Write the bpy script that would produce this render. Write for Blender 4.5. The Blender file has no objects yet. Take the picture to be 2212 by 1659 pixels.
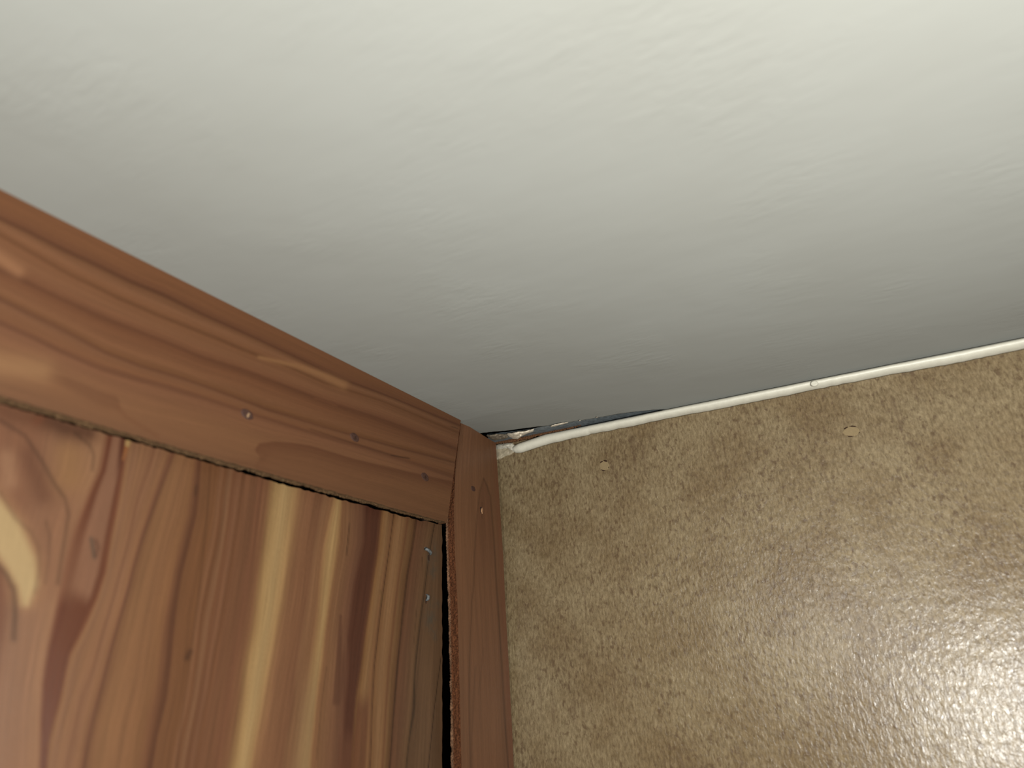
import bpy, math, random
import numpy as np
from mathutils import Matrix, Vector

# ------------------------------------------------------------------ camera
W0, H0, F0 = 2212.0, 1659.0, 1290.0
PP = np.array([1106.0, 829.5])
n3 = lambda v: v / np.linalg.norm(v)
def ray(p): return np.array([p[0] - PP[0], p[1] - PP[1], F0], float)
_up = n3(ray((978, -2200)))
def _hd(p, q):
    d = n3(np.cross(np.cross(ray(p), ray(q)), _up))
    return d if d[0] > 0 else -d
_X = _hd((0, 408), (995, 907))                 # along the cabinet front, towards the wall
_Y = np.cross(_up, _X)                         # away from the viewer, through the cabinet front
R = np.array([_X, _Y, _up])                    # camera axes -> world axes
SGN = 1.0 if _Y @ ray((1093, 956)) > 0 else -1.0
ORI = np.array([0, 0, 2.0])                    # the corner: ceiling, wall and cabinet front meet here
KC = n3(ray((1093.2, 956.2))) * 0.40
CAM = ORI - R @ KC
BD = n3(R @ _hd((1410, 893), (2212, 733))); BD[2] = 0; BD = n3(BD)   # along the wall, away from the corner (to the right)
NW = np.array([0.0, SGN, 0.0])                 # into the cabinet front
NR = np.cross(np.array([0, 0, 1.0]), BD); NR = NR if NR @ (ORI - CAM) > 0 else -NR   # into the wall
UP = np.array([0, 0, 1.0])
def hit(p, n, off=0.0):
    """point of the drawing frame -> world point on the plane with normal n, moved off towards the room"""
    r = R @ ray(p); o = ORI - n * off
    return CAM + r * ((n @ (o - CAM)) / (n @ r))
def hits(px, py, n, off=0.0):
    r = np.stack([px - PP[0], py - PP[1], np.full_like(px, F0)], -1) @ R.T
    o = ORI - n * off
    return CAM + r * ((n @ (o - CAM)) / (r @ n))[..., None]

C = bpy.context.scene
cam = bpy.data.cameras.new('camera'); co = bpy.data.objects.new('camera', cam)
C.collection.objects.link(co); C.camera = co
cx, cy, cz = R @ np.array([1, 0, 0.]), R @ np.array([0, -1., 0]), R @ np.array([0, 0, -1.])
M = Matrix.Identity(4)
for i in range(3): M[i][0], M[i][1], M[i][2], M[i][3] = cx[i], cy[i], cz[i], CAM[i]
co.matrix_world = M
cam.sensor_width = 36; cam.lens = 36 * F0 / W0; cam.clip_start = 0.005
cam.dof.use_dof = True; cam.dof.focus_distance = 0.345; cam.dof.aperture_fstop = 7.5

# ------------------------------------------------------------------ light: a torch just behind and right of the camera, a weaker added fill to its left with no real source
for nm, lc, en in (('torch_light', (0.095, 0.035, -0.115), 12.2), ('left_fill', (-0.08, -0.04, -0.09), 2.8)):
    ld = bpy.data.lights.new(nm, 'POINT'); ld.energy = en; ld.shadow_soft_size = 0.010
    ld.color = (1.0, 0.995, 0.95)
    lo = bpy.data.objects.new(nm, ld); lo.location = CAM + R @ np.array(lc); C.collection.objects.link(lo)
w = bpy.data.worlds.new('room'); C.world = w; w.use_nodes = True
w.node_tree.nodes['Background'].inputs[0].default_value = (0.75, 0.72, 0.66, 1)
w.node_tree.nodes['Background'].inputs[1].default_value = 0.0
C.view_settings.view_transform = 'Standard'; C.view_settings.look = 'None'
C.view_settings.exposure = 0.0; C.view_settings.gamma = 1.0; C.view_settings.use_curve_mapping = False

ALB_E, LREF = 15.5, CAM + R @ np.array([0.085, -0.03, -0.105])
rng = np.random.default_rng(4); random.seed(4)
def lin(c):
    c = np.asarray(c, float) / 255
    return np.where(c <= .04045, c / 12.92, ((c + .055) / 1.055) ** 2.4)

# ------------------------------------------------------------------ helpers
class NT:
    def __init__(s, name, rough=0.5, spec=0.5):
        s.m = bpy.data.materials.new(name); s.m.use_nodes = True
        s.t = s.m.node_tree; s.b = s.t.nodes['Principled BSDF']
        s.b.inputs['Roughness'].default_value = rough
        s.b.inputs['Specular IOR Level'].default_value = spec
    def n(s, t, **k):
        x = s.t.nodes.new(t)
        for a, b in k.items(): setattr(x, a, b)
        return x
    def l(s, a, b): s.t.links.new(a, b)
    def attr(s, name): return s.n('ShaderNodeAttribute', attribute_name=name)
    def scaled(s, src, sc, rot=0.0):
        x = s.n('ShaderNodeMapping'); s.l(src, x.inputs[0])
        x.inputs['Scale'].default_value = sc; x.inputs['Rotation'].default_value = (0, 0, rot); return x.outputs[0]
    def noise(s, vec, scale=1.0, detail=3, rough=0.55, dist=0.0):
        x = s.n('ShaderNodeTexNoise'); s.l(vec, x.inputs['Vector'])
        x.inputs['Scale'].default_value = scale; x.inputs['Detail'].default_value = detail
        x.inputs['Roughness'].default_value = rough; x.inputs['Distortion'].default_value = dist
        return x.outputs['Fac']
    def ramp(s, fac, pts):
        x = s.n('ShaderNodeMapRange'); s.l(fac, x.inputs[0])
        for i, v in enumerate(pts): x.inputs[i + 1].default_value = v
        return x.outputs[0]
    def mix(s, fac, a, b, mode='MIX'):
        x = s.n('ShaderNodeMix', data_type='RGBA', blend_type=mode)
        for sock, v in ((x.inputs[0], fac), (x.inputs[6], a), (x.inputs[7], b)):
            if hasattr(v, 'is_linked'): s.l(v, sock)
            elif isinstance(v, (int, float)): sock.default_value = v
            else: sock.default_value = (*v, 1)
        return x.outputs[2]
    def math(s, op, a, b=0.0):
        x = s.n('ShaderNodeMath', operation=op)
        for sock, v in ((x.inputs[0], a), (x.inputs[1], b)):
            if hasattr(v, 'is_linked'): s.l(v, sock)
            else: sock.default_value = v
        return x.outputs[0]
    def grey(s, v):
        x = s.n('ShaderNodeCombineColor')
        for i in range(3): s.l(v, x.inputs[i])
        return x.outputs[0]
    def bump(s, h, strength, dist):
        x = s.n('ShaderNodeBump'); s.l(h, x.inputs['Height'])
        x.inputs['Strength'].default_value = strength; x.inputs['Distance'].default_value = dist
        s.l(x.outputs[0], s.b.inputs['Normal'])
    def color(s, v):
        if hasattr(v, 'is_linked'): s.l(v, s.b.inputs['Base Color'])
        else: s.b.inputs['Base Color'].default_value = (*v, 1)

def mesh_obj(name, verts, faces, mat, parent=None, smooth=False, attrs=None, label=None):
    me = bpy.data.meshes.new(name)
    verts = np.asarray(verts, float).reshape(-1, 3)
    base = np.array(parent.location) if parent is not None and parent.type == 'EMPTY' else (np.array(parent['_b']) if parent is not None and '_b' in parent else ORI * 0)
    me.from_pydata((verts - base).tolist(), [], [tuple(int(i) for i in f) for f in faces])
    for k, (v, ty) in (attrs or {}).items():
        if ty == 'C':
            a = me.color_attributes.new(k, 'FLOAT_COLOR', 'POINT')
            d = np.ones((len(verts), 4)); d[:, :3] = np.asarray(v).reshape(-1, 3); a.data.foreach_set('color', d.ravel())
        else:
            a = me.attributes.new(k, 'FLOAT_VECTOR', 'POINT'); a.data.foreach_set('vector', np.asarray(v, float).reshape(-1, 3).ravel())
    for m in (mat if isinstance(mat, list) else [mat]): me.materials.append(m)
    if smooth: me.polygons.foreach_set('use_smooth', [True] * len(me.polygons))
    me.update()
    o = bpy.data.objects.new(name, me); C.collection.objects.link(o)
    if parent is not None: o.parent = parent
    if label: o['label'] = label
    return o
def grid_faces(nu, nv, off=0, flip=False):
    i = (np.arange(nv - 1)[:, None] * nu + np.arange(nu - 1)[None]).ravel() + off
    f = np.stack([i, i + 1, i + 1 + nu, i + nu], -1)
    return f[:, ::-1] if flip else f
def thing(name, loc, label, cat, group=None):
    o = bpy.data.objects.new(name, None); C.collection.objects.link(o); o.location = loc
    o.empty_display_size = .01; o['label'] = label; o['category'] = cat
    if group: o['group'] = group
    return o
def tag(o, label, cat, group=None):
    o['label'] = label; o['category'] = cat
    if group: o['group'] = group
    return o
def struct(o, label, cat):
    o['kind'] = 'structure'; o['label'] = label; o['category'] = cat; return o
def sstep(x): x = np.clip(x, 0, 1); return x * x * (3 - 2 * x)
def seg_dist(px, py, poly):
    """distance to a polyline and position 0..1 along it"""
    best = np.full(px.shape, 1e9); at = np.zeros(px.shape)
    poly = np.asarray(poly, float); n = len(poly) - 1
    for i in range(n):
        a, b = poly[i], poly[i + 1]; d = b - a
        t = np.clip(((px - a[0]) * d[0] + (py - a[1]) * d[1]) / (d @ d), 0, 1)
        q = np.hypot(px - a[0] - t * d[0], py - a[1] - t * d[1])
        m = q < best; best[m] = q[m]; at[m] = (i + t[m]) / n
    return best, at
def xline(poly, y):
    """x of a polyline at heights y, going on straight past its ends"""
    p = np.asarray(poly, float); r = np.interp(y, p[:, 1], p[:, 0])
    s0 = (p[1] - p[0]); s1 = (p[-1] - p[-2])
    r = np.where(y < p[0, 1], p[0, 0] + (y - p[0, 1]) * s0[0] / s0[1], r)
    return np.where(y > p[-1, 1], p[-1, 0] + (y - p[-1, 1]) * s1[0] / s1[1], r)
def vnoise(u, v, seed):
    """smooth value noise"""
    g = np.random.default_rng(seed).random((64, 64)); iu, iv = np.floor(u).astype(int), np.floor(v).astype(int)
    fu, fv = sstep(u - iu), sstep(v - iv); a = g[iu % 64, iv % 64]; b = g[(iu + 1) % 64, iv % 64]
    c = g[iu % 64, (iv + 1) % 64]; d = g[(iu + 1) % 64, (iv + 1) % 64]
    return (a * (1 - fu) + b * fu) * (1 - fv) + (c * (1 - fu) + d * fu) * fv

# the timber's own colour, from the colour it shows where the torch's light is known
KTORCH = 0.0320 * ALB_E
def albedo(rgb, p, n=NW):
    q = hit(p, n); d = q - LREF; r = np.linalg.norm(d)
    return np.clip(lin(rgb) / ((d @ n) / r ** 3 * KTORCH), 0.004, 0.8)

# ------------------------------------------------------------------ materials
def wood_mat(name, fine=0.16, rough=0.42):
    m = NT(name, rough, 0.22)
    col = m.attr('grain').outputs['Color']; fl = m.attr('flow').outputs['Vector']
    a = m.noise(m.scaled(fl, (1.0, .012, 1)), .55, 4, .65)
    b = m.noise(m.scaled(fl, (1.0, .05, 1)), 1.6, 3, .6)
    s = m.math('ADD', m.ramp(a, (.3, .7, 1 - fine, 1 + fine)), m.ramp(b, (.3, .7, -.07, .07)))
    c = m.mix(1.0, col, m.grey(s), 'MULTIPLY'); m.color(c)
    m.bump(m.math('ADD', a, b), 0.25, 0.0002)
    return m.m
MW = wood_mat('cedar_boards'); MW2 = wood_mat('cedar_plywood', .11)
def edge_mat():
    m = NT('sawn_plywood_edge', .9, .1)
    c = m.attr('grain').outputs['Color']; fl = m.attr('flow').outputs['Vector']
    a = m.noise(fl, 900, 4, .7)
    m.color(m.mix(1.0, c, m.grey(m.ramp(a, (.3, .7, .35, 1.7))), 'MULTIPLY')); m.bump(a, 1.0, .0012)
    return m.m
ME = edge_mat()
def flat_mat(name, col, rough=.6, spec=.3, metal=0., var=.15, scale=900., bump=.0):
    col = tuple(.46 * k for k in col)
    m = NT(name, rough, spec); m.b.inputs['Metallic'].default_value = metal
    g = m.n('ShaderNodeNewGeometry').outputs['Position']; a = m.noise(g, scale, 4, .65)
    m.color(m.mix(1.0, col, m.grey(m.ramp(a, (.3, .7, 1 - var, 1 + var))), 'MULTIPLY'))
    if bump: m.bump(a, 1.0, bump)
    return m.m
def wall_mat():
    m = NT('mottled_wallboard', .36, .22); WA = 5.1 / ALB_E
    u = m.attr('wuv').outputs['Vector']                      # metres along the wall, metres up
    base = m.mix(m.ramp(m.noise(u, 26, 4, .65), (.38, .62, 0, 1)), (.305*WA, .212*WA, .112*WA), (.400*WA, .300*WA, .172*WA))
    fib = m.noise(m.scaled(u, (1, .36, 1)), 760, 4, .75, .3)
    c = m.mix(m.ramp(fib, (.36, .66, 0, 1)), m.mix(1.0, base, (.70, .67, .62), 'MULTIPLY'), m.mix(1.0, base, (1.34, 1.36, 1.36), 'MULTIPLY'))
    # brown flecks, a little longer than wide, thicker in some places than others
    fn = m.noise(m.scaled(u, (1, .60, 1)), 430, 3, .6, .25); dn = m.noise(m.scaled(u, (1, .5, 1)), 38, 4, .65)
    fl = m.ramp(m.math('ADD', fn, m.math('MULTIPLY', dn, .40)), (.75, .88, 0, .72))
    c = m.mix(fl, c, (.175*WA, .105*WA, .056*WA))
    st = m.ramp(m.noise(m.scaled(u, (1, .10, 1)), 240, 2, .5), (.63, .74, 0, .42))
    c = m.mix(st, c, (.20*WA, .125*WA, .07*WA))
    sc = m.ramp(m.noise(m.scaled(u, (.08, 1, 1)), 200, 2, .5), (.66, .76, 0, .3))
    c = m.mix(sc, c, (.21*WA, .14*WA, .08*WA))
    m.color(c)
    h1 = m.noise(m.scaled(u, (1, .5, 1)), 700, 3, .6, .5); h2 = m.noise(u, 170, 2, .5)
    m.bump(m.math('ADD', h1, m.math('MULTIPLY', h2, 1.2)), .42, .00055)
    rn = m.ramp(m.noise(u, 500, 2, .5), (.3, .7, .22, .36)); m.l(rn, m.b.inputs['Roughness'])
    return m.m
def ceil_mat():
    CA = 4.0 / ALB_E; m = NT('painted_ceiling_panel', .55, .12)
    u = m.attr('wuv').outputs['Vector']
    m.color(m.mix(m.ramp(m.noise(u, 14, 3, .5), (.3, .7, 0, 1)), (.71*CA, .715*CA, .65*CA), (.74*CA, .75*CA, .69*CA)))
    cr = m.noise(m.scaled(u, (.30, 1.0, 1), 0.35), 330, 3, .6, .6)
    mask = m.ramp(m.noise(u, 19, 2, .5), (.48, .68, 0.03, 1.0))
    big = m.noise(m.scaled(u, (.5, 1, 1), .2), 30, 3, .5)
    h = m.math('ADD', m.math('MULTIPLY', m.math('MULTIPLY', cr, mask), .65), m.math('MULTIPLY', big, 1.1))
    m.bump(h, .55, .0008)
    return m.m
MWALL, MCEIL = wall_mat(), ceil_mat()
MTRIM = flat_mat('cream_painted_bead', (.86, .82, .68), .45, .4, 0, .05, 400, .00012)
MDARK = flat_mat('painted_shade_board', (.03, .02, .015), .9, .1)  # near-black colour puts the shade inside the cabinet into the boards
MMETAL = flat_mat('blue_grey_metal', (.27, .31, .33), .45, .5, .35, .35, 500, .0003)
MRUST = flat_mat('rusty_brown_edge', (.16, .075, .035), .9, .1, 0, .6, 1400, .0006)
MPAINT = flat_mat('peeled_paint', (1.2, 1.05, .83), .6, .3, 0, .3, 700, .0005)
MCAULK = flat_mat('smeared_caulk', (.45, .38, .26), .5, .4, 0, .45, 350, .0006)
MPLUG = flat_mat('tan_filler', (.33, .24, .125), .8, .2, 0, .08, 900, .0001)
MHOLE = flat_mat('dark_hole', (.05, .025, .015), .95, .1)
MNAIL = flat_mat('nail_brown', (.075, .03, .018), .6, .3, 0, .5, 2500, .0003)
MCHIP = flat_mat('torn_tan_wood', (.36, .22, .12), .8, .2, 0, .3, 2500)
MSTAPLE = flat_mat('weathered_staple', (.17, .18, .18), .6, .3, .3, .4, 1500, .0002)

# ------------------------------------------------------------------ ceiling
def wpt(u, v, z): return ORI + BD * u + (-NR) * v + UP * z      # along the wall, out from it, up
def uv_of(p): d = p - ORI; return d @ BD, -(d @ NR)
edge_px = [(1040, 940), (1050.5, 939.5), (1070, 937), (1093, 936), (1120, 932), (1153.6, 927), (1180, 924), (1250.5, 911), (1286, 904.5), (1327, 896.5), (1380, 889), (1410, 886), (1450, 884.6)]
eu, ev = zip(*[uv_of(hit(p, UP)) for p in edge_px])
us = np.concatenate([np.linspace(-.30, -.03, 10), np.linspace(-.028, .13, 160), np.linspace(.135, 1.2, 60)])
ve = np.interp(us, eu, ev); ve = np.where(us > eu[-1], .0012, ve)
ve = np.where((us > -.03) & (us < .11), ve + (vnoise(us * 900, us * 0, 5) - .5) * .0006, ve)
fr = np.concatenate([np.linspace(0, .06, 90) ** 1.0, np.linspace(.062, 1.0, 90)])
fold_a, fold_b = uv_of(hit((995, 908), UP)), uv_of(hit((1300, 846), UP))
V = []; UVs = []
for f in fr:
    v = ve + f * (1.0 - ve)
    fv = np.interp(us, [fold_a[0], fold_b[0], fold_b[0] + .025], [fold_a[1], fold_b[1], 0])
    dist = np.clip(fv - v, 0, None)
    sag = 0.0009 * np.sin(v * 14 + 1.0) * np.cos(us * 11) * sstep(v / .06) * sstep(us / .05)
    z = dist * .045 * sstep(dist / .003) * (1 - sstep((us - fold_a[0]) / (fold_b[0] - fold_a[0])) * .9) + sag * 0.8
    V.append(ORI + np.outer(us, BD) + np.outer(v, -NR) + np.outer(z, UP)); UVs.append(np.stack([us, v, us * 0], -1))
V = np.array(V).reshape(-1, 3); UVs = np.array(UVs).reshape(-1, 3); nu, nv = len(us), len(fr)
Fc = list(grid_faces(nu, nv)); n0 = len(V)
top = V[:nu] + UP * .003; far = V[-nu:] + UP * .003
V2 = np.concatenate([V, top, far]); UV2 = np.concatenate([UVs, UVs[:nu], UVs[-nu:]])
for i in range(nu - 1):
    Fc.append((i + 1, i, n0 + i, n0 + i + 1)); Fc.append((n0 + i + 1, n0 + i, n0 + nu + i, n0 + nu + i + 1))
o = mesh_obj('ceiling', V2, Fc, MCEIL, smooth=True, attrs={'wuv': (UV2, 'V')})
struct(o, 'smooth off-white painted ceiling panel sloping over the cabinet and wall', 'ceiling')

# ------------------------------------------------------------------ wall
def box(name, c0, ax, dims, mat, parent=None, attrs=False):
    a, b, c = [np.asarray(k) * d for k, d in zip(ax, dims)]
    v = [c0 + i * a + j * b + k * c for k in (0, 1) for j in (0, 1) for i in (0, 1)]
    f = [(0, 2, 3, 1), (4, 5, 7, 6), (0, 1, 5, 4), (1, 3, 7, 5), (3, 2, 6, 7), (2, 0, 4, 6)]
    at = None
    if attrs: at = {'wuv': (np.array([[(p - ORI) @ BD, (p - ORI) @ UP, 0] for p in v]), 'V')}
    return mesh_obj(name, v, f, mat, parent, attrs=at)
o = box('wall_right', ORI - BD * .30 - UP * 1.2, (BD, NR, UP), (1.5, .004, 1.1992), MWALL, attrs=True)
struct(o, 'mottled beige and brown vinyl wallboard with a soft shine', 'wall')

# ------------------------------------------------------------------ the white bead in the angle of wall and ceiling
tr_top = [(1109, 960), (1126.5, 955), (1149, 947), (1180, 936), (1208, 929), (1233, 924), (1262, 915), (1297, 907.6), (1333, 900), (1356, 894), (1403, 884), (1427, 879.4), (1493, 865.6), (1630, 837), (1730, 816.7), (1895, 783.7), (2069, 748), (2212, 720.6), (2600, 642)]
tr_bot = [(1109, 981), (1115, 981.5), (1143, 973), (1184.7, 960), (1215, 953), (1250, 944.6), (1271.7, 941), (1277, 938), (1321, 930.5), (1337, 926.4), (1368, 921), (1415, 911), (1440, 905), (1529, 889), (1593, 876), (1676, 860), (1772, 840), (1904, 814), (2069, 784.6), (2212, 754.5), (2600, 673)]
tt, tb = np.array(tr_top), np.array(tr_bot)
xs = np.concatenate([np.linspace(1111, 1460, 150), np.linspace(1464, 2600, 260)])
NTH = 18; TV = []
for i, x in enumerate(xs):
    yt, yb = np.interp(x, tt[:, 0], tt[:, 1]), np.interp(x, tb[:, 0], tb[:, 1])
    yb += (vnoise(np.array([x / 13.]), np.array([.5]), 9)[0] - .5) * 2.2
    k = 1.0 if x > 1125 else .55 + .45 * math.sqrt(max(0, (x - 1111) / 14))
    mid = (yt + yb) / 2; yt, yb = mid + (yt - mid) * k, mid + (yb - mid) * k
    pb = hit((x, yb), NR)
    sink = np.interp(x, [1110, 1250, 1410, 2212], [2.5, 5.0, 10.5, 12.5])
    pt = pb.copy(); q = hit((x, yt + sink), NR); pt[2] = min(q[2], ORI[2] - .0002)
    bul = float(np.interp(x, [1110, 1250, 1410, 2212], [.0042, .0048, .0058, .0062])) * (k if k < 1 else 1)
    for j in range(NTH):
        th = math.pi * j / (NTH - 1)
        m_, h_ = (pb + pt) / 2, (pt[2] - pb[2]) / 2
        TV.append(m_ - UP * h_ * math.cos(th) - NR * bul * math.sin(th) ** .85)
TF = list(grid_faces(NTH, len(xs)))
TF.append(tuple(range(NTH))); TF.append(tuple(range((len(xs) - 1) * NTH, len(xs) * NTH))[::-1])
for i in range(len(xs) - 1): TF.append((i * NTH + NTH - 1, i * NTH, (i + 1) * NTH, (i + 1) * NTH + NTH - 1))
trim = mesh_obj('trim_1', TV, TF, MTRIM, smooth=True)
struct(trim, 'cream white rounded bead running along the top of the wall under the ceiling', 'trim')
# cap over its fixing
def disc_obj(name, p, n, rx, ry, h, mat, parent=None, ring=True, seg=22, wob=0., ax=None, off=0.):
    a = BD if n is NR else np.array([1., 0, 0]); b = UP
    if ax is not None: a, b = ax
    prof = [(0, .9), (.62, 1.0), (.78, 1.0), (.92, .55), (1.0, 0), (1.0, -.4)] if ring else [(0, 1), (.9, 1), (1, .6), (1, -.4)]
    v = []; f = []
    wb = 1 + wob * (rng.random(seg) - .5)
    for r, z in prof:
        for k in range(seg):
            t = 2 * math.pi * k / seg
            v.append(p + a * rx * r * wb[k] * math.cos(t) + b * ry * r * wb[k] * math.sin(t) - n * (z * h + off))
    for i in range(len(prof) - 1):
        for k in range(seg): f.append((i * seg + k, i * seg + (k + 1) % seg, (i + 1) * seg + (k + 1) % seg, (i + 1) * seg + k))
    return mesh_obj(name, v, f, mat, parent, smooth=ring)
cp = hit((1759, 829), NR, .0062)
disc_obj('screw_cap', cp, NR, .0019, .0015, .0009, MTRIM, trim)

# ------------------------------------------------------------------ bits in the open joint
def ribbon(name, line_a, line_b, na, nb, offa, offb, mat, jag=0., n=90, thick=.0008, seed=1, parent=None, smooth=False):
    A, B = np.array(line_a, float), np.array(line_b, float); v = []
    rg = np.random.default_rng(seed)
    for i in range(n):
        t = i / (n - 1)
        pa = [np.interp(t, np.linspace(0, 1, len(A)), A[:, k]) for k in (0, 1)]
        pb = [np.interp(t, np.linspace(0, 1, len(B)), B[:, k]) for k in (0, 1)]
        pa[1] += (rg.random() - .5) * jag; pb[1] += (rg.random() - .5) * jag
        a = hit(pa, na, offa); b = hit(pb, nb, offb); m = (a + b) / 2
        d = n3(CAM - m)
        v += [a, m + d * thick * (.5 + rg.random() * (jag > 0)), b, b - d * thick, a - d * thick]
    f = []
    for i in range(n - 1):
        for k in range(5): f.append((i * 5 + k, i * 5 + (k + 1) % 5, (i + 1) * 5 + (k + 1) % 5, (i + 1) * 5 + k))
    f += [(4, 3, 2, 1, 0), tuple((n - 1) * 5 + k for k in range(5))]
    return mesh_obj(name, v, f, mat, parent, smooth=smooth)
edge_gap = [(1052, 938), (1070, 936), (1120, 930), (1153, 925), (1180, 920), (1250, 906), (1327, 889), (1400, 878), (1440, 872)]
o = ribbon('metal_strip', edge_gap, [(1058, 958), (1080, 955), (1120, 951), (1153, 945), (1180, 940), (1250, 926), (1327, 912), (1400, 898), (1440, 892)], UP, UP, -.0015, -.0012, MMETAL, 0.6, 80, .0003, 3)
tag(o, 'dark blue-grey metal strip showing in the open joint between ceiling and white bead', 'metal strip')
o = ribbon('rusty_edge', [(1062, 953), (1085, 949), (1107, 945), (1134, 938.5), (1160, 934), (1179, 931), (1215, 925), (1255, 916)],
           [(1062, 961), (1090, 957), (1110, 954.5), (1134, 950), (1160, 943), (1180, 938), (1215, 931), (1255, 920)], NR, NR, .0012, .0012, MRUST, 3.2, 150, .0006, 7)
tag(o, 'ragged rusty brown edge crumbling along the top of the white bead', 'rusty edge')
def flake(name, poly, n, off, mat, lump=.0006, seed=2, dens=26):
    """a crinkled patch with the given outline"""
    P_ = np.array(poly, float); c = P_.mean(0); rg = np.random.default_rng(seed); v = []; f = []
    L = len(P_) * 4; ring = []
    for k in range(L):
        i, t = divmod(k, 4); t /= 4
        ring.append(P_[i] * (1 - t) + P_[(i + 1) % len(P_)] * t + (rg.random(2) - .5) * .9)
    steps = 7
    for s in range(steps):
        r = s / (steps - 1)
        for q in ring:
            p = c + (q - c) * r
            z = off + lump * (1 - r ** 4) * (.3 + 1.4 * vnoise(np.array([p[0] / 5.]), np.array([p[1] / 3.]), seed)[0])
            v.append(hit(p, n, z if r < 1 else off - .0006))
    for s in range(steps - 1):
        for k in range(L): f.append((s * L + k, s * L + (k + 1) % L, (s + 1) * L + (k + 1) % L, (s + 1) * L + k))
    return mesh_obj(name, v, f, mat, smooth=True)
o = flake('paint_flake', [(1094, 937), (1104, 936), (1115.6, 932.5), (1135, 930), (1153.6, 926.5), (1152, 932), (1140, 936), (1129, 941), (1118, 948.6), (1109, 947.5), (1101, 944)], UP, .0004, MPAINT, .0012, 12)
tag(o, 'largest curled flake of pale peeling paint hanging at the ceiling edge near the corner', 'paint flake')
o = flake('paint_flake', [(1189, 919.5), (1200, 916), (1215, 913.5), (1228, 911), (1226, 914), (1212, 917.5), (1198, 921), (1190, 922.5)], UP, .0003, MPAINT, .0003, 13)
tag(o, 'long thin sliver of pale paint clinging to the ceiling edge above the metal strip', 'paint flake')
for p, s, lab in (((1252, 908.5), 2.4, 'tiny pale paint chip on the ceiling edge, nearer the sliver'), ((1289, 901), 2.0, 'tiny pale paint chip on the ceiling edge, farthest from the corner')):
    o = flake('paint_flake', [(p[0] - s, p[1] + .4), (p[0], p[1] - s * .5), (p[0] + s, p[1] - .2), (p[0] + s * .6, p[1] + s * .6), (p[0] - s * .5, p[1] + s * .6)], UP, .0003, MPAINT, .0003, 14)
    tag(o, lab, 'paint flake')
o = flake('dried_filler', [(1050, 941), (1060, 939), (1072, 937), (1085, 937.5), (1094, 938.5), (1099, 945), (1088, 949), (1074, 950.5), (1064, 951)], UP, .0004,
          flat_mat('grubby_filler', (.30, .24, .17), .8, .2, 0, .6, 600, .0008), .0009, 15)
tag(o, 'grubby grey-tan dried filler in the very corner above the short upright board', 'filler')
o = flake('caulk_smear', [(1066, 963), (1080, 960), (1094, 958), (1106, 957.5), (1112, 964), (1113, 977), (1106, 982), (1094, 986), (1080, 993), (1066, 997)], NR, .0001, MCAULK, .0006, 16)
tag(o, 'smeared grey-beige caulk on the wall between the upright board and the white bead', 'caulk')
o = flake('caulk_bead', [(1069, 962), (1078, 959.5), (1092, 957.5), (1106, 956.5), (1113, 962), (1112, 976), (1107, 972), (1104, 966.5), (1094, 968.5), (1082, 970.5), (1071, 971)], NR, .0009,
          flat_mat('white_caulk', (.62, .57, .46), .5, .4, 0, .35, 500, .0006), .0011, 17)
tag(o, 'crinkled whitish blob of caulk at the cut end of the white bead', 'caulk')

# ------------------------------------------------------------------ filler spots on the wall
for p, rx, ry, lab in (((1305.5, 1006), .0031, .0030, 'small round tan filler patch on the wall, nearer the corner'),
                       ((1839, 932), .0038, .0026, 'small oval tan filler patch on the wall, farther from the corner')):
    q = hit(p, NR)
    o = thing('filler_patch', q, lab, 'patch')
    disc_obj('filler', q, NR, rx, ry, .00025, MPLUG, o, ring=False, wob=.22)
    # broken dark rim: cracks above and below
    for t0, t1, wd in ((.75, 1.65, .00030), (1.8, 2.45, .00022), (3.8, 4.9, .00016), (5.6, 5.95, .00012)):
        v = []; n = 16
        for k in range(n):
            t = t0 + (t1 - t0) * k / (n - 1); wq = 1.7 * wd * math.sin(math.pi * (k + .4) / n) * (.5 + rng.random())
            for r, z in ((1 - wq / rx, .0003), (1 + wq / rx, .0003), (1 + wq / rx, -.0003), (1 - wq / rx, -.0003)):
                v.append(q + BD * rx * (.95 + .05 * math.sin(9 * t)) * r * math.cos(t) + UP * ry * r * math.sin(t) - NR * z)
        f = [(i * 4 + k, i * 4 + (k + 1) % 4, (i + 1) * 4 + (k + 1) % 4, (i + 1) * 4 + k) for i in range(n - 1) for k in range(4)]
        mesh_obj('crack', v, f, MHOLE, o)

# ------------------------------------------------------------------ cedar cabinet
cab = thing('cedar_cabinet', ORI - np.array([.30, 0, .5]) + NW * .02, 'reddish cedar cabinet front with streaky boards, wide top rail and narrow upright beside the wall', 'cabinet')
T_FR = .0058     # thickness of the face boards
REC = .0085      # how far back the inner boards lie

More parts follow.
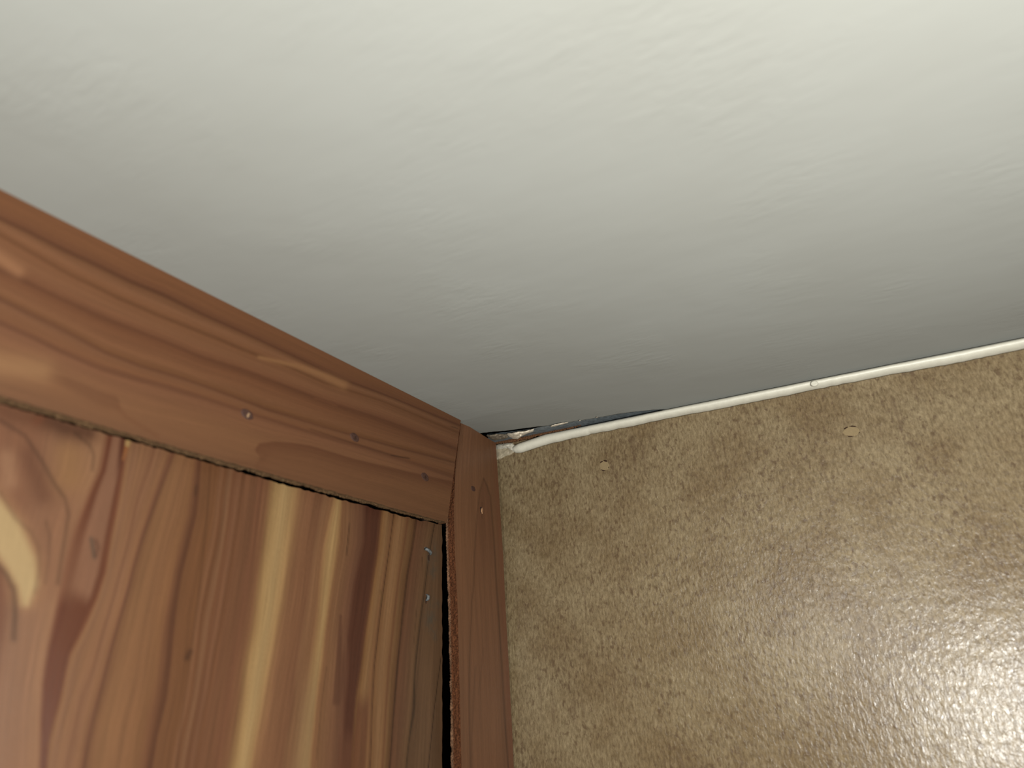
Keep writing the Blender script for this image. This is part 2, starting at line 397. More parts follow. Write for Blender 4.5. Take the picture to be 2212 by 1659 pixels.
# inner boards -------------------------------------------------
KL = [(-70, [(-20, 930), (-70, 1300), (-120, 1659)]),
      (127, [(236, 930), (217, 1017), (195, 1066), (163, 1153), (141, 1234), (127, 1304), (108, 1399), (95, 1480), (90, 1548), (88, 1659)]),
      (200, [(274, 935), (270, 990), (258, 1058), (247, 1125), (228, 1236), (210, 1290), (187, 1339), (152, 1412), (133, 1494), (117, 1548), (105, 1602), (100, 1659)]),
      (243, [(331, 963), (317, 1017), (293, 1098), (266, 1207), (248, 1280), (212, 1400), (180, 1500), (143, 1659)]),
      (271, [(377, 974), (361, 1017), (336, 1085), (312, 1153), (287, 1234), (260, 1339), (239, 1412), (222, 1480), (201, 1556), (187, 1643)]),
      (380, [(433, 984), (426, 1052), (420, 1112), (407, 1166), (391, 1234), (374, 1331), (363, 1440), (355, 1507), (336, 1589), (325, 1659)]),
      (502, [(540, 1030), (520, 1200), (485, 1400), (440, 1659)]),
      (562, [(595, 1048), (575, 1199), (560, 1318), (536, 1477), (508, 1659)]),
      (615, [(649, 1060), (635, 1159), (615, 1298), (583, 1457), (548, 1659)]),
      (694, [(728, 1075), (706, 1179), (695, 1298), (675, 1477), (651, 1659)]),
      (711, [(738, 1075), (734, 1171), (710, 1318), (687, 1477), (671, 1659)]),
      (766, [(792, 1091), (790, 1171), (770, 1258), (754, 1377), (750, 1516), (744, 1659)]),
      (798, [(824, 1099), (814, 1199), (794, 1338), (770, 1496), (757, 1659)]),
      (825, [(851, 1103), (835, 1230), (824, 1310), (808, 1437), (798, 1659)]),
      (876, [(899, 1119), (881, 1238), (870, 1330), (859, 1457), (843, 1659)]),
      (918, [(939, 1131), (927, 1199), (912, 1320), (901, 1417), (879, 1659)]),
      (955, [(955, 1130), (954.9, 1659)])]
BAR = [(-70, (140, 92, 66)), (0, (134, 88, 62)), (40, (150, 108, 80)), (90, (156, 112, 82)), (118, (158, 114, 82)), (124, (145, 98, 70)), (131, (112, 62, 40)),
       (150, (110, 64, 42)), (190, (112, 64, 42)), (199, (120, 72, 48)), (206, (150, 107, 74)), (215, (142, 100, 72)), (225, (150, 106, 74)), (239, (146, 102, 72)), (243, (130, 88, 62)), (248, (144, 101, 72)), (262, (146, 102, 70)),
       (267, (128, 84, 60)), (271, (110, 72, 50)), (276, (134, 92, 62)), (290, (141, 99, 66)), (330, (140, 97, 65)), (355, (134, 92, 60)), (368, (122, 80, 54)),
       (377, (100, 63, 42)), (382, (96, 60, 40)), (388, (122, 81, 52)), (425, (120, 79, 50)), (435, (132, 90, 62)), (442, (112, 72, 46)), (455, (134, 94, 66)),
       (463, (116, 75, 50)), (476, (130, 88, 62)), (484, (108, 70, 46)), (494, (126, 84, 58)), (510, (114, 76, 52)), (528, (122, 80, 56)), (545, (128, 88, 60)),
       (555, (146, 110, 72)), (565, (164, 130, 86)), (585, (170, 138, 94)), (604, (162, 126, 84)), (614, (146, 106, 72)), (625, (132, 92, 64)), (645, (126, 86, 60)),
       (660, (118, 80, 56)), (668, (130, 92, 64)), (684, (126, 88, 60)), (692, (148, 112, 74)), (702, (158, 126, 84)), (709, (148, 112, 74)), (714, (124, 86, 58)),
       (728, (120, 84, 58)), (745, (112, 76, 54)), (758, (100, 66, 48)), (765, (84, 50, 36)), (770, (76, 44, 31)), (792, (78, 46, 33)), (797, (92, 58, 38)),
       (801, (120, 84, 52)), (810, (128, 94, 62)), (820, (118, 82, 54)), (823.5, (100, 68, 44)), (825, (66, 42, 27)), (827, (110, 76, 48)), (840, (126, 92, 62)), (852, (118, 84, 55)),
       (857, (98, 64, 42)), (862, (112, 80, 52)), (870, (96, 66, 42)), (874, (84, 56, 36)), (876, (56, 36, 23)), (879, (88, 58, 40)), (895, (92, 63, 44)), (910, (92, 66, 45)),
       (916, (84, 60, 40)), (918, (50, 36, 24)), (920.5, (84, 60, 41)), (935, (88, 64, 44)), (955, (80, 58, 40))]
rb = random.Random(3); BAR = [(float(x_), rb.choice([(134, 88, 62), (150, 108, 80), (142, 96, 68), (112, 68, 46), (156, 118, 82), (146, 102, 74), (138, 92, 64)])) for x_ in range(-2400, -80, 22)] + BAR
bar_q = np.array([b[0] for b in BAR], float); bar_c = np.array([albedo(b[1], (max(b[0], 0), 1300)) for b in BAR])
def flow_q(px, py):
    L = np.stack([xline(k[1], py) for k in KL], 0); Q = np.array([k[0] for k in KL], float)
    for i in range(1, len(L)): L[i] = np.maximum(L[i], L[i - 1] + 1.0)
    q = np.empty(px.shape); q[:] = Q[0] + (px - L[0])
    for i in range(len(L) - 1):
        m = (px >= L[i]) & (px < L[i + 1]); t = (px - L[i]) / (L[i + 1] - L[i]); q[m] = (Q[i] + (Q[i + 1] - Q[i]) * t)[m]
    m = px >= L[-1]; q[m] = (Q[-1] + px - L[-1])[m]
    return q
def blend(col, w, c): return col * (1 - w[:, None]) + np.asarray(c) * w[:, None]
def panel_colour(px, py):
    q = flow_q(px, py)
    qn = q + (vnoise(py / 90., q / 30., 21) - .5) * 5
    col = np.stack([np.interp(qn, bar_q, bar_c[:, k]) for k in range(3)], -1)
    # fine streaks that run along the grain
    s = 1 + (vnoise(q / 3.1, py / 260., 22) - .5) * .20 + (vnoise(q / 1.3, py / 120., 23) - .5) * .10 + (vnoise(q / 9., py / 300., 24) - .5) * .14
    col = col * s[:, None]
    al = lambda rgb, p: albedo(rgb, p)
    # pinker, paler wood between the two red streaks
    m = sstep((q - 138) / 14) * sstep((192 - q) / 10) * sstep((1305 - py + (q - 165) * .6) / 40)
    col = blend(col, m * .92, al((148, 104, 78), (190, 1200)))
    m = sstep((q - 139) / 10) * sstep((198 - q) / 10) * sstep((1050 - py) / 70) * sstep((q - 168) / 16)
    col = blend(col, m * .9, al((90, 48, 30), (255, 980)))
    # amber flash at the top
    d, a = seg_dist(px, py, [(279, 938), (275, 962), (266, 992)])
    m = sstep((9 - 4 * a - d) / 5); col = blend(col, m * .95, np.where((a < .55)[:, None], al((178, 142, 92), (279, 950)), al((150, 96, 56), (270, 985))))
    # light band at its best lower down, second band paler and wider there
    m = sstep((q - 668) / 20) * sstep((712 - q) / 8) * sstep((py - 1380) / 180); col = blend(col, m * .6, al((138, 108, 76), (670, 1560)))
    # second dark tongue left of the dark band
    d, a = seg_dist(px, py, [(736, 1330), (733, 1400), (729, 1470), (727, 1525)])
    m = sstep((5 + 6 * a - d) / 4) * sstep((1530 - py) / 14); col = blend(col, m * .75, al((90, 58, 42), (730, 1430)))
    m = sstep((q - 742) / 14) * sstep((768 - q) / 4) * sstep((py - 1380) / 50) * sstep((1530 - py) / 60); col = blend(col, m * .6, al((92, 58, 42), (740, 1450)))
    m = sstep((q - 752) / 6) * sstep((799 - q) / 5) * sstep((py - 1560) / 60); col = blend(col, m * .75, al((98, 62, 44), (750, 1630)))
    m = sstep((q - 799) / 3) * sstep((822 - q) / 6) * sstep((py - 1480) / 60); col = blend(col, m * .7, al((92, 54, 38), (775, 1600)))
    # thin lines
    for poly, w_, k in (([(755, 1130), (751, 1170), (748, 1200)], 1.1, .6), ([(953, 1417), (938, 1530), (925, 1659)], 1.1, .65), ([(706, 1440), (694, 1520), (684, 1640)], 1.2, .3),
                        ([(912, 1203), (911, 1245)], .7, .4), ([(900, 1310), (893, 1400)], .8, .35), ([(455, 1000), (446, 1120), (430, 1280), (400, 1500), (380, 1659)], 2.6, .22)):
        d, a = seg_dist(px, py, poly); col = col * (1 - k * np.exp(-(d / w_) ** 2))[:, None]
    # grey weathering and smudges near the free edge
    g = sstep((q - 900) / 35); grey_ = np.array([.034, .026, .018])
    for sx, sy, rx, ry, k in ((938, 1195, 9, 26, .55), (936, 1236, 10, 16, .6), (930, 1338, 13, 22, .7), (937, 1362, 5, 9, .8), (940, 1378, 4, 7, .7), (945, 1306, 6, 10, .45), (925, 1208, 4, 10, .75), (933, 1300, 9, 30, .3)):
        n_ = vnoise(px / 4., py / 7., 31); m = np.exp(-(((px - sx) / rx) ** 2 + ((py - sy) / ry) ** 2)) * k * np.clip(n_ * 1.8, 0, 1.2); col = blend(col, np.clip(m, 0, .9), grey_)
    # knot swirl at the far left
    D, A = seg_dist(px, py, [(-60, 1070), (10, 1150), (45, 1215), (58, 1260), (55, 1300)])
    lim = sstep((1320 - py) / 60) * sstep((205 - px) / 60)
    col = blend(col, lim * .55 * sstep((px + 40) / 60), al((146, 100, 72), (150, 1150)))
    halo = sstep((82 - 30 * A - D) / 45) * sstep((1345 - py) / 60); col = blend(col, halo * .75, al((172, 126, 88), (90, 1180)))
    blob = sstep((52 - 30 * A ** 2 - D) / 26); col = blend(col, blob, al((198, 166, 118), (50, 1230)))
    d, a = seg_dist(px, py, [(150, 985), (150, 1030)]); col = blend(col, .8 * np.exp(-(d / 38) ** 2), al((160, 116, 76), (150, 1010)))
    d, a = seg_dist(px, py, [(58, 985), (80, 1030), (92, 1068)]); col = blend(col, .75 * np.exp(-(d / 26) ** 2), al((116, 74, 52), (75, 1020)))
    d, a = seg_dist(px, py, [(105, 905), (140, 925), (190, 935)]); col = blend(col, .8 * np.exp(-(d / 24) ** 2), al((88, 55, 38), (135, 925)))
    d, a = seg_dist(px, py, [(-20, 880), (40, 900), (90, 905)]); col = blend(col, .6 * np.exp(-(d / 24) ** 2), al((112, 72, 50), (30, 900)))
    d, a = seg_dist(px, py, [(15, 990), (20, 1040)]); col = blend(col, .6 * np.exp(-(d / 20) ** 2), al((178, 132, 98), (15, 1010)))
    d, a = seg_dist(px, py, [(78, 912), (90, 900)]); col = blend(col, .45 * np.exp(-(d / 9) ** 2), al((130, 76, 50), (80, 910)))
    for poly, w_, k in (([(0, 908), (54, 941), (90, 995), (117, 1044), (141, 1077), (148, 1112), (142, 1153), (133, 1207), (125, 1260)], 5, .34),
                        ([(0, 1063), (33, 1120), (68, 1150), (84, 1185), (85, 1234), (76, 1280)], 5, .20), ([(100, 1128), (108, 1161), (106, 1207), (98, 1260)], 4, .24),
                        ([(163, 936), (195, 963), (203, 984), (200, 1015)], 4, .30), ([(-20, 1205), (0, 1226), (16, 1245), (30, 1277), (33, 1330), (30, 1380)], 7, .45)):
        d, a = seg_dist(px, py, poly); col = col * (1 - k * np.exp(-(d / w_) ** 2))[:, None]
    m = sstep((18 - px) / 25) * sstep((py - 1215 - .9 * px) / 30) * sstep((1420 - py) / 80); col = blend(col, m * .7, al((124, 76, 52), (0, 1290)))
    # small knots
    d, a = seg_dist(px, py, [(410, 1408), (404, 1422)]); col = blend(col, .75 * np.exp(-(d / 6.5) ** 2), al((78, 50, 34), (407, 1415)))
    d, a = seg_dist(px, py, [(197, 1163), (204, 1205)]); col = blend(col, .75 * np.exp(-(d / 4) ** 2), al((92, 78, 64), (200, 1185)))
    d, a = seg_dist(px, py, [(207, 1168), (212, 1182), (207, 1200)]); col = blend(col, .6 * np.exp(-(d / 5) ** 2), al((96, 62, 46), (208, 1185)))
    d, a = seg_dist(px, py, [(424, 1050), (422, 1068)]); col = blend(col, .5 * np.exp(-(d / 4) ** 2), al((70, 46, 30), (424, 1060)))
    d, a = seg_dist(px, py, [(822, 1275), (826, 1290), (822, 1304)]); col = blend(col, .6 * np.exp(-(d / 1.8) ** 2), al((88, 66, 38), (824, 1290)))
    return np.clip(col * 1.12, .004, .8), q

gx = np.concatenate([np.linspace(-1000, -110, 40), np.arange(-100, 955, 2.2), [955]])
gy = np.concatenate([np.linspace(560, 840, 12), np.arange(848, 1690, 2.6), np.linspace(1700, 2600, 40)])
def project(p):
    c = (p - CAM) @ R; return PP[0] + F0 * c[..., 0] / c[..., 2], PP[1] + F0 * c[..., 1] / c[..., 2]
rx_ = np.linspace(-1100, 1000, 400); ly_x, ly_y = project(hits(rx_, 855 + .2836 * rx_ + 3.0 * np.sin(np.pi * np.clip(rx_, 0, 966) / 966), NW, 0) + NW * T_FR * .8)
PX, PY = np.meshgrid(gx, gy)
shadow_gap = np.interp(PX, [0, 300, 600, 900, 955], [3.5, 3.5, 6, 5, 1.5]) + (vnoise(PX / 9., PX * 0, 43) - .5) * 3.2  # board top cut back; the dark gap stands in for the rail's shadow
TOPY = np.interp(PX, ly_x, ly_y) + shadow_gap; HID = PY < TOPY; PY = np.maximum(PY, TOPY)
px, py = PX.ravel(), PY.ravel()
col, q = panel_colour(px, py)
pos = hits(px, py, NW, -REC)
pos[:, 2] = np.minimum(pos[:, 2], ORI[2] - .002)
rag = (vnoise(py / 16., py * 0, 41) - .5) * .0007
m = px > 954; pos[m] += np.outer(rag[m], [1, 0, 0])
fl = np.stack([q, py, q * 0], -1)
nx, ny = len(gx), len(gy); n0 = len(pos)
# right-hand edge and back
ei = np.arange(ny) * nx + nx - 1
back = pos[ei] + NW * .005; bl = pos[np.arange(ny) * nx] + NW * .005
gf = grid_faces(nx, ny); gf = gf[~HID.ravel()[gf].all(1)]
Fp = list(gf) + [(ei[i], ei[i + 1], n0 + i + 1, n0 + i) for i in range(ny - 1)] + [(n0 + i, n0 + i + 1, n0 + ny + i + 1, n0 + ny + i) for i in range(ny - 1)]
mesh_obj('inner_board', np.concatenate([pos, back, bl]), Fp, MW, cab, smooth=False,
         attrs={'grain': (np.concatenate([col, col[ei] * .6, col[ei] * .6]), 'C'), 'flow': (np.concatenate([fl, fl[ei], fl[ei]]), 'V')},
         label='streaky reddish cedar board with pale yellow bands, dark red streaks and a knot swirl')

# top rail -------------------------------------------------
yt_ = lambda x: 408 + (907 - 408) / 995. * x
yb_ = lambda x: 855 + (1129 - 855) / 966. * x + 3.0 * np.sin(np.pi * np.clip(x, 0, 966) / 966)
HL = [(0.0, None),
      (.14, [(-200, 380), (0, 471), (63, 501), (127, 534), (202, 570), (278, 608), (354, 638), (430, 676), (560, 734), (701, 801), (762, 828), (852, 862), (995, 919)]),
      (.24, [(-200, 400), (0, 506), (152, 595), (253, 646), (380, 696), (532, 760), (626, 795), (701, 828), (822, 866), (995, 936)]),
      (.40, [(-200, 490), (0, 583), (63, 612), (127, 643), (202, 676), (278, 707), (354, 738), (430, 770), (520, 797), (611, 832), (701, 866), (792, 896), (882, 928), (995, 972)]),
      (.54, [(-200, 560), (0, 643), (76, 684), (152, 722), (228, 760), (304, 790), (400, 819), (490, 852), (581, 888), (671, 914), (762, 940), (852, 965), (990, 1002)]),
      (.66, [(-200, 620), (0, 700), (76, 733), (127, 758), (215, 793), (325, 826), (434, 858), (542, 893), (671, 932), (765, 958), (852, 986), (985, 1030)]),
      (.80, [(-200, 690), (0, 768), (149, 816), (217, 851), (330, 888), (480, 925), (590, 962), (671, 975), (762, 1002), (852, 1024), (975, 1066)]),
      (1.0, None)]
def rail_f(px, py):
    L = []
    for v, l in HL:
        if l is None: L.append(yt_(px) if v == 0 else yb_(px))
        else: a = np.array(l, float); L.append(np.interp(px, a[:, 0], a[:, 1]) + np.where(px < -200, (px + 200) * .43, 0))
    L = np.stack(L, 0)
    for i in range(1, len(L)): L[i] = np.maximum(L[i], L[i - 1] + 1)
    Q = [h[0] for h in HL]; g = np.zeros(px.shape)
    for i in range(len(Q) - 1):
        m = (py >= L[i]) & (py <= L[i + 1] + 1e-6) if i == len(Q) - 2 else (py >= L[i]) & (py < L[i + 1])
        g[m] = (Q[i] + (Q[i + 1] - Q[i]) * (py - L[i]) / (L[i + 1] - L[i]))[m]
    g[py > L[-1]] = 1; return g
HB = [(0, (120, 78, 50)), (.08, (120, 78, 50)), (.125, (110, 70, 46)), (.14, (92, 56, 36)), (.155, (112, 74, 48)), (.185, (130, 88, 60)), (.215, (124, 82, 54)), (.24, (106, 68, 42)), (.255, (124, 82, 54)),
      (.32, (128, 86, 58)), (.375, (120, 78, 52)), (.40, (100, 62, 40)), (.425, (116, 74, 48)), (.50, (126, 84, 56)), (.525, (116, 76, 48)), (.54, (102, 64, 42)), (.56, (120, 80, 54)),
      (.62, (124, 82, 54)), (.65, (112, 72, 48)), (.665, (106, 68, 46)), (.685, (126, 84, 58)), (.80, (130, 89, 60)), (.9, (126, 86, 58)), (1, (120, 82, 56))]
hq = np.array([b[0] for b in HB]); hc = np.array([albedo(b[1], (400, yt_(400) + b[0] * (yb_(400) - yt_(400)))) for b in HB])
def rail_colour(px, py):
    g = rail_f(px, py); gn = g + (vnoise(px / 120., g * 9, 51) - .5) * .012
    col = np.stack([np.interp(gn, hq, hc[:, k]) for k in range(3)], -1)
    s = 1 + (vnoise(g * 70, px / 300., 52) - .5) * .13 + (vnoise(g * 160, px / 160., 53) - .5) * .07
    col = col * s[:, None]; al = lambda c, p: albedo(c, p)
    d, a = seg_dist(px, py, [(560, 772), (640, 790), (700, 812), (742, 832)]); col = blend(col, .7 * np.exp(-(d / (4 + 6 * a)) ** 2), al((138, 98, 64), (713, 816)))
    d, a = seg_dist(px, py, [(-60, 520), (0, 557), (40, 585)]); col = blend(col, .7 * np.exp(-(d / 14) ** 2), al((172, 122, 86), (10, 555)))
    d, a = seg_dist(px, py, [(-60, 775), (20, 790), (90, 800)]); col = blend(col, .6 * np.exp(-(d / 26) ** 2), al((172, 128, 88), (15, 790)))
    # dark tongue lower left
    up_ = np.interp(px, [90, 149, 217, 250, 262], [800, 816, 845, 855, 870]); dn_ = np.interp(px, [90, 149, 217, 258, 262], [803, 832, 870, 882, 880])
    m = sstep((py - up_ + 4) / 8) * sstep((dn_ + 22 - py) / 30) * sstep((px - 90) / 60) * sstep((263 - px) / 8); col = blend(col, m * .55, al((112, 72, 48), (230, 860)))
    d, a = seg_dist(px, py, [(255, 879), (271, 900), (312, 925), (340, 942)]); col = blend(col, .5 * np.exp(-(d / 5) ** 2), al((118, 76, 50), (300, 915)))
    # dark figure under the second nail
    up_ = np.interp(px, [550, 560, 593, 640, 671, 762, 852, 990], [968, 955, 951, 955, 960, 988, 1009, 1040])
    m = sstep((py - up_) / 5) * np.exp(-np.clip(py - up_ - 8, 0, None) / np.interp(px, [550, 700, 990], [45, 34, 16])) * sstep((px - 553 - 5 * np.sin(py / 6.)) / 6)
    col = blend(col, m * .72, al((88, 53, 34), (700, 985)))
    d, a = seg_dist(px, py, [(575, 985), (562, 995), (551, 1000), (500, 996)]); col = blend(col, .3 * np.exp(-(d / 6) ** 2), al((100, 64, 42), (560, 995)))
    for poly, w_, k in (([(671, 927), (762, 957), (852, 985), (884, 990)], 1.6, .3), ([(845, 983), (870, 988), (884, 990)], 1.3, .5), ([(680, 860), (705, 868), (728, 877)], 1.2, -.35), ([(975, 921), (990, 926)], .9, .6)):
        d, a = seg_dist(px, py, poly); col = col * (1 - k * np.exp(-(d / w_) ** 2))[:, None]
    return np.clip(col * 1.17, .004, .8), g
ux = np.concatenate([np.linspace(-1000, -110, 30), np.arange(-100, 966, 2.6), [966]])
vy = np.linspace(0, 1, 150)
hp = []
for t in vy:
    xr = ux.copy(); k = np.clip((ux - 900) / 66, 0, 1); end = 995.5 - t * 29.5        # the slanting cut at the right end
    xr = np.where(ux > 900, 900 + (end - 900) * k, ux)
    yt, yb = yt_(xr) + .6, yb_(xr) + (vnoise(xr / 7., xr * 0, 61) - .5) * 1.6
    hp.append(np.stack([xr, yt + (yb - yt) * t], -1))
hp = np.array(hp).reshape(-1, 2); col, g = rail_colour(hp[:, 0], hp[:, 1]); pos = hits(hp[:, 0], hp[:, 1], NW, 0)
# soften the arris at the bottom
nux, nvy = len(ux), len(vy); n0 = len(pos); fl = np.stack([g * 330, hp[:, 0], g * 0], -1)
bot = np.arange(nux) + (nvy - 1) * nux; rgt = np.arange(nvy) * nux + nux - 1; top_ = np.arange(nux)
ext = np.concatenate([pos[rgt] + NW * T_FR, pos[top_] + NW * T_FR])
Fh = list(grid_faces(nux, nvy)) + [(rgt[i], rgt[i + 1], n0 + i + 1, n0 + i) for i in range(nvy - 1)] + [(top_[i + 1], top_[i], n0 + nvy + i, n0 + nvy + i + 1) for i in range(nux - 1)]
rail = mesh_obj('top_rail', np.concatenate([pos, ext]), Fh, MW2, cab,
                attrs={'grain': (np.concatenate([col, col[rgt] * .7, col[top_] * .7]), 'C'), 'flow': (np.concatenate([fl, fl[rgt], fl[top_]]), 'V')},
                label='wide reddish cedar plywood board under the ceiling with long grain lines')
rail['_b'] = tuple(cab.location)
def sawn(name, P0, depth, colf, parent, jag, rows=9, seed=70, lipdir=None, taper=None):
    """a rough cut edge: from the front line P0 back into the board"""
    n = len(P0); v = []; c = []; fl = []
    run = np.concatenate([[0], np.cumsum(np.linalg.norm(np.diff(P0, axis=0), axis=1))])
    for j in range(rows):
        t = j / (rows - 1)
        rough = (np.random.default_rng(seed + j).random(n) - .5) * jag * (.3 if j == 0 else 1) + (vnoise(run * 380, np.full(n, t * 5), seed) - .5) * jag * 2.2 * (0 if j == 0 else 1)
        v.append(P0 + NW * (depth * t)[:, None] if hasattr(depth, '__len__') else P0 + NW * depth * t)
        v[-1] = v[-1] + np.outer(rough, lipdir); c.append(np.tile(colf(t), (n, 1))); fl.append(np.stack([run, np.full(n, t * .0058), run * 0], -1))
    return mesh_obj(name, np.concatenate(v), grid_faces(n, rows), ME, parent, attrs={'grain': (np.concatenate(c), 'C'), 'flow': (np.concatenate(fl), 'V')}, label=None)
bx = np.concatenate([np.arange(-1000, -300, 6.), np.arange(-300, 966.5, 1.6)]); base_l = hits(bx, yb_(bx) + (vnoise(bx / 7., bx * 0, 61) - .5) * 1.6, NW, 0)
base_l[:, 2] += .0001
o = sawn('sawn_edge', base_l, T_FR * .8, lambda t: np.array([.085, .048, .022]) * (1.0 if t > .25 else .7), rail, .00035, 9, 70, UP)
o['label'] = 'rough splintered lower edge showing pale plywood plies'
rgp = random.Random(8)
for k in range(16):      # loose splinters under the rail
    x = rgp.choice([560, 600, 575, 640, 490, 520, 395, 380, 700, 760, 880, 850]) + rgp.random() * 20
    a = hit((x, yb_(x) + 2), NW, -T_FR * .5); d = np.array([rgp.uniform(-.4, .8), 0, -1]) * rgp.uniform(.0006, .0016); w_ = .00016
    v = [a + np.array([-w_, 0, .0004]), a + np.array([w_, 0, .0004]), a + d, a + NW * w_ * 2 + np.array([0, 0, .0004])]
    mesh_obj('splinter', v, [(0, 1, 2), (1, 3, 2), (3, 0, 2), (0, 3, 1)], MPLUG, rail)
for p in ((534, 895), (766, 945), (918, 1030)):
    sc = {534: 1.0, 766: 1.05, 918: 1.15}[p[0]]; q_ = hit(p, NW)
    a_ = n3(np.array([1, 0, -.25])); b_ = np.array([.25, 0, 1.])
    o = disc_obj('nail', q_, NW, .0030 * sc, .0019 * sc, .0004, MNAIL, rail, ring=True, seg=18, wob=.12, ax=(a_, n3(b_)), off=-.0002)
    o['label'] = 'small dark sunken nail head'
    o['_b'] = tuple(cab.location)
    disc_obj('chip', q_ + a_ * .0003 - UP * .0002, NW, .0005, .0011, .0002, MCHIP if p[0] == 534 else MHOLE, o, ring=False, seg=9, wob=.5, ax=(a_, n3(b_)), off=.0002)

# narrow upright -------------------------------------------------
sl = [(996.5, 909), (990, 960), (983.5, 1020), (982, 1060), (981, 1090), (981, 1130), (983, 1200), (988, 1300), (992, 1450), (997, 1659), (1003, 1900), (1018, 2600)]
sr = [(1071, 957), (1073.6, 996), (1079, 1080), (1087, 1200), (1091.5, 1300), (1098, 1416), (1106, 1570), (1110, 1659), (1122, 1900), (1150, 2600)]
topl = lambda x: 909.5 + (x - 996) * (957 - 909.5) / 75
sl_, sr_ = np.array(sl, float), np.array(sr, float)
def stile_colour(px, py):
    xl, xr = np.interp(py, sl_[:, 1], sl_[:, 0]), np.interp(py, sr_[:, 1], sr_[:, 0]); t = (px - xl) / (xr - xl)
    xq = t * 100
    base = albedo((92, 62, 42), (1040, 1300))
    col = np.tile(base, (len(px), 1))
    s = 1 + (vnoise(xq / 3., py / 220., 81) - .5) * .16 + (vnoise(xq / 1.2, py / 90., 82) - .5) * .08 + (vnoise(xq / 12., py / 400., 83) - .5) * .16
    col = col * s[:, None]
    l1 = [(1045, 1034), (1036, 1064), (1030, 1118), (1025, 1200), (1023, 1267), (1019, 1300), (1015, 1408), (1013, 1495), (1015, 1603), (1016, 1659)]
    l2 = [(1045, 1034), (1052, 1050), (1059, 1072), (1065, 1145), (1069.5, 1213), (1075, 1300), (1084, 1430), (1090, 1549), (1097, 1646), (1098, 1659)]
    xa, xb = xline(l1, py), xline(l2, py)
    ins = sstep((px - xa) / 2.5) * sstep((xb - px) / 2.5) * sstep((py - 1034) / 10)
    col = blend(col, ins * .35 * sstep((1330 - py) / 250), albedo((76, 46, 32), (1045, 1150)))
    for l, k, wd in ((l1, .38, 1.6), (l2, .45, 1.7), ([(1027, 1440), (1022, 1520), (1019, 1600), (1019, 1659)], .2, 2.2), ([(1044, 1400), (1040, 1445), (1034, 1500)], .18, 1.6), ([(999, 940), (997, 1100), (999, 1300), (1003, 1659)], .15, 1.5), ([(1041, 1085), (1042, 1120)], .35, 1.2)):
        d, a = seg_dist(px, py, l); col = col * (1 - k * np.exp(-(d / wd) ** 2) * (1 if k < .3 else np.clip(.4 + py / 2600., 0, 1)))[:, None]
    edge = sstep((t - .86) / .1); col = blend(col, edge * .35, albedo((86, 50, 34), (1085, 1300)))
    return np.clip(col * 1.15, .004, .8), xq
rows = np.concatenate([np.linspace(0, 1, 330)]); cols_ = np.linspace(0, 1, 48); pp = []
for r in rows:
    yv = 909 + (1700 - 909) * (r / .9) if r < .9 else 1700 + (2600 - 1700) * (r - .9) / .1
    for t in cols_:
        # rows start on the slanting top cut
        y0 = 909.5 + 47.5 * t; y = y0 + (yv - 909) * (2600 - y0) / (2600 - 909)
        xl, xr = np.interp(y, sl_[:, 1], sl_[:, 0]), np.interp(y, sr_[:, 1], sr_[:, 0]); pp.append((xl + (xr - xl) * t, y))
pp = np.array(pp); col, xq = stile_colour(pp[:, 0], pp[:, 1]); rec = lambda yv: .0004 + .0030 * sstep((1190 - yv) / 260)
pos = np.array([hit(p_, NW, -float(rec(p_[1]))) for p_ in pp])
nc, nr_ = len(cols_), len(rows); n0 = len(pos); fl = np.stack([xq, pp[:, 1], xq * 0], -1)
rt = np.arange(nr_) * nc + nc - 1; tp = np.arange(nc)
ext = np.concatenate([pos[rt] + NW * T_FR, pos[tp] + NW * T_FR])
Fs = list(grid_faces(nc, nr_)) + [(rt[i], rt[i + 1], n0 + i + 1, n0 + i) for i in range(nr_ - 1)] + [(tp[i + 1], tp[i], n0 + nr_ + i, n0 + nr_ + i + 1) for i in range(nc - 1)]
stile = mesh_obj('stile', np.concatenate([pos, ext]), Fs, MW2, cab,
                 attrs={'grain': (np.concatenate([col, col[rt] * .8, col[tp] * .6]), 'C'), 'flow': (np.concatenate([fl, fl[rt], fl[tp]]), 'V')},
                 label='narrow upright cedar plywood strip beside the wall')
stile['_b'] = tuple(cab.location)
yl = np.concatenate([np.arange(912, 1700, 1.5), np.linspace(1704, 2600, 60)])
base_l = np.array([hit((np.interp(y_, sl_[:, 1], sl_[:, 0]), y_), NW, -float(rec(y_))) for y_ in yl])
core = lambda t: np.array([.065, .023, .009]) if t < .74 else np.array([.115, .06, .033])
def dep(yv): return np.interp(yv, [912, 1030, 1100, 1300, 1659, 2600], [.0010, .0025, .0052, T_FR, T_FR, T_FR])
o = sawn('sawn_edge', base_l, dep(yl), core, stile, .00042, 12, 90, np.array([1., 0, 0]))
o['label'] = 'rough rusty brown saw-cut edge with a pale outer ply'
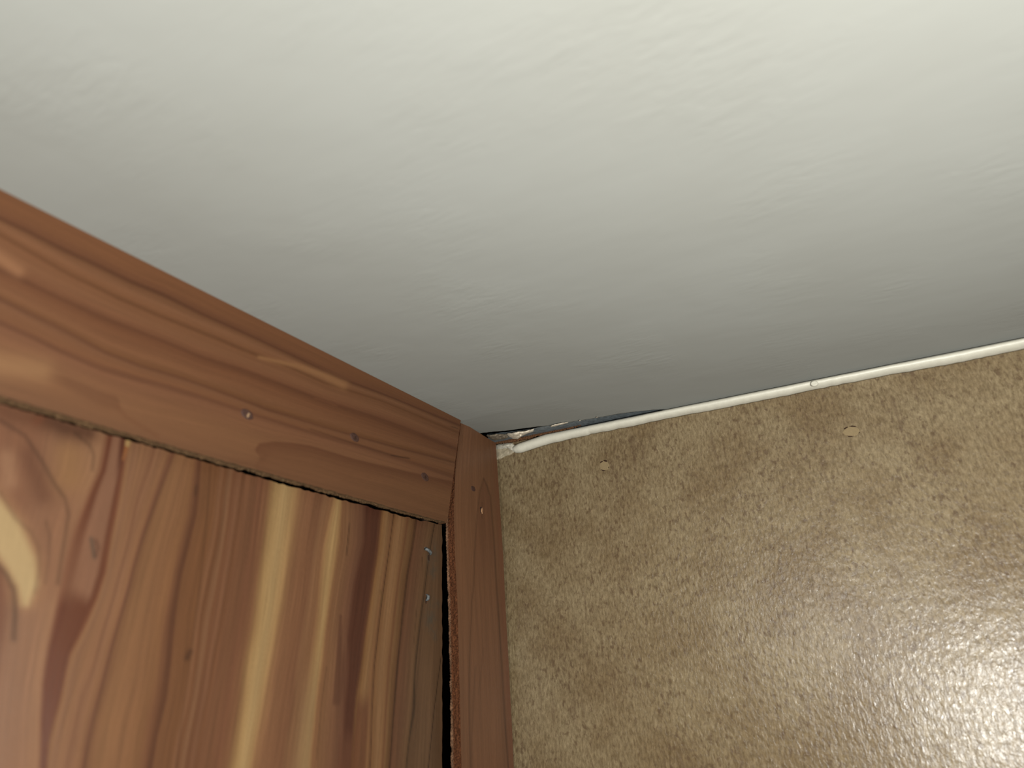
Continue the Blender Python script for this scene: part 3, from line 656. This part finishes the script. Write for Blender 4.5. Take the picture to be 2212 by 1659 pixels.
for p, nick in (((1022, 1056), 0), ((1040, 1103), 1)):
    q_ = hit(p, NW, -float(rec(p[1])))
    o = disc_obj('nail', q_, NW, .0026 if not nick else .0018, .0016 if not nick else .0022, .0003, MNAIL if not nick else MHOLE, stile, ring=True, seg=16, wob=.25, off=-.0001)
    o['label'] = 'dark nail hole' if not nick else 'chipped nail hole with pale torn wood'
    if nick:
        o['_b'] = tuple(cab.location)
        disc_obj('chip', q_ - UP * .0002, NW, .0007, .0016, .0003, flat_mat('torn_wood', (.55, .30, .15), .8, .2, 0, .3, 2500), o, ring=False, seg=9, wob=.5, off=.0003)

# staples left in the inner board
for p, ang, ln, lab in (((923, 1191), -.42, .0058, 'bent silver staple across the grain'), ((920.5, 1291), 1.45, .0030, 'small dark staple end standing in its hole')):
    q_ = hit(p, NW, -REC); a_ = np.array([math.cos(ang), 0, math.sin(ang)]); v = []; f = []; n = 14; r_ = .0008
    for i in range(n):
        t = i / (n - 1) - .5; c0 = q_ + a_ * ln * t - NW * (.0012 * (1 - (2 * t) ** 4) + .0001)
        for k in range(8):
            th = 2 * math.pi * k / 8; v.append(c0 + np.cross(a_, NW) * r_ * math.cos(th) * (1 + .3 * (rng.random() - .5)) - NW * r_ * math.sin(th))
    f = [(i * 8 + k, i * 8 + (k + 1) % 8, (i + 1) * 8 + (k + 1) % 8, (i + 1) * 8 + k) for i in range(n - 1) for k in range(8)] + [tuple(range(8)), tuple(range((n - 1) * 8, n * 8))]
    o = mesh_obj('staple', v, f, MSTAPLE, cab, smooth=True); o['label'] = lab
    h_ = disc_obj('hole', hit((p[0] + (3 if ln > .004 else 0), p[1] + (14 if ln > .004 else 4)), NW, -REC), NW, .0008, .0017, .0001, MHOLE, cab, ring=False, seg=10, wob=.7)
    h_['label'] = 'small dark hole in the board'

# unseen inside of the cabinet, its boards coloured near-black as shade behind the slot
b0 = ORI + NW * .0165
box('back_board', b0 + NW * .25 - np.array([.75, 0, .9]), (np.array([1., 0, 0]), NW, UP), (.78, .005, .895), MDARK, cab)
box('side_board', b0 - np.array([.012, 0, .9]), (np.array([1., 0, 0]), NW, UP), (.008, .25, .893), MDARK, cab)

for o in list(bpy.data.objects):
    if '_b' in o: del o['_b']
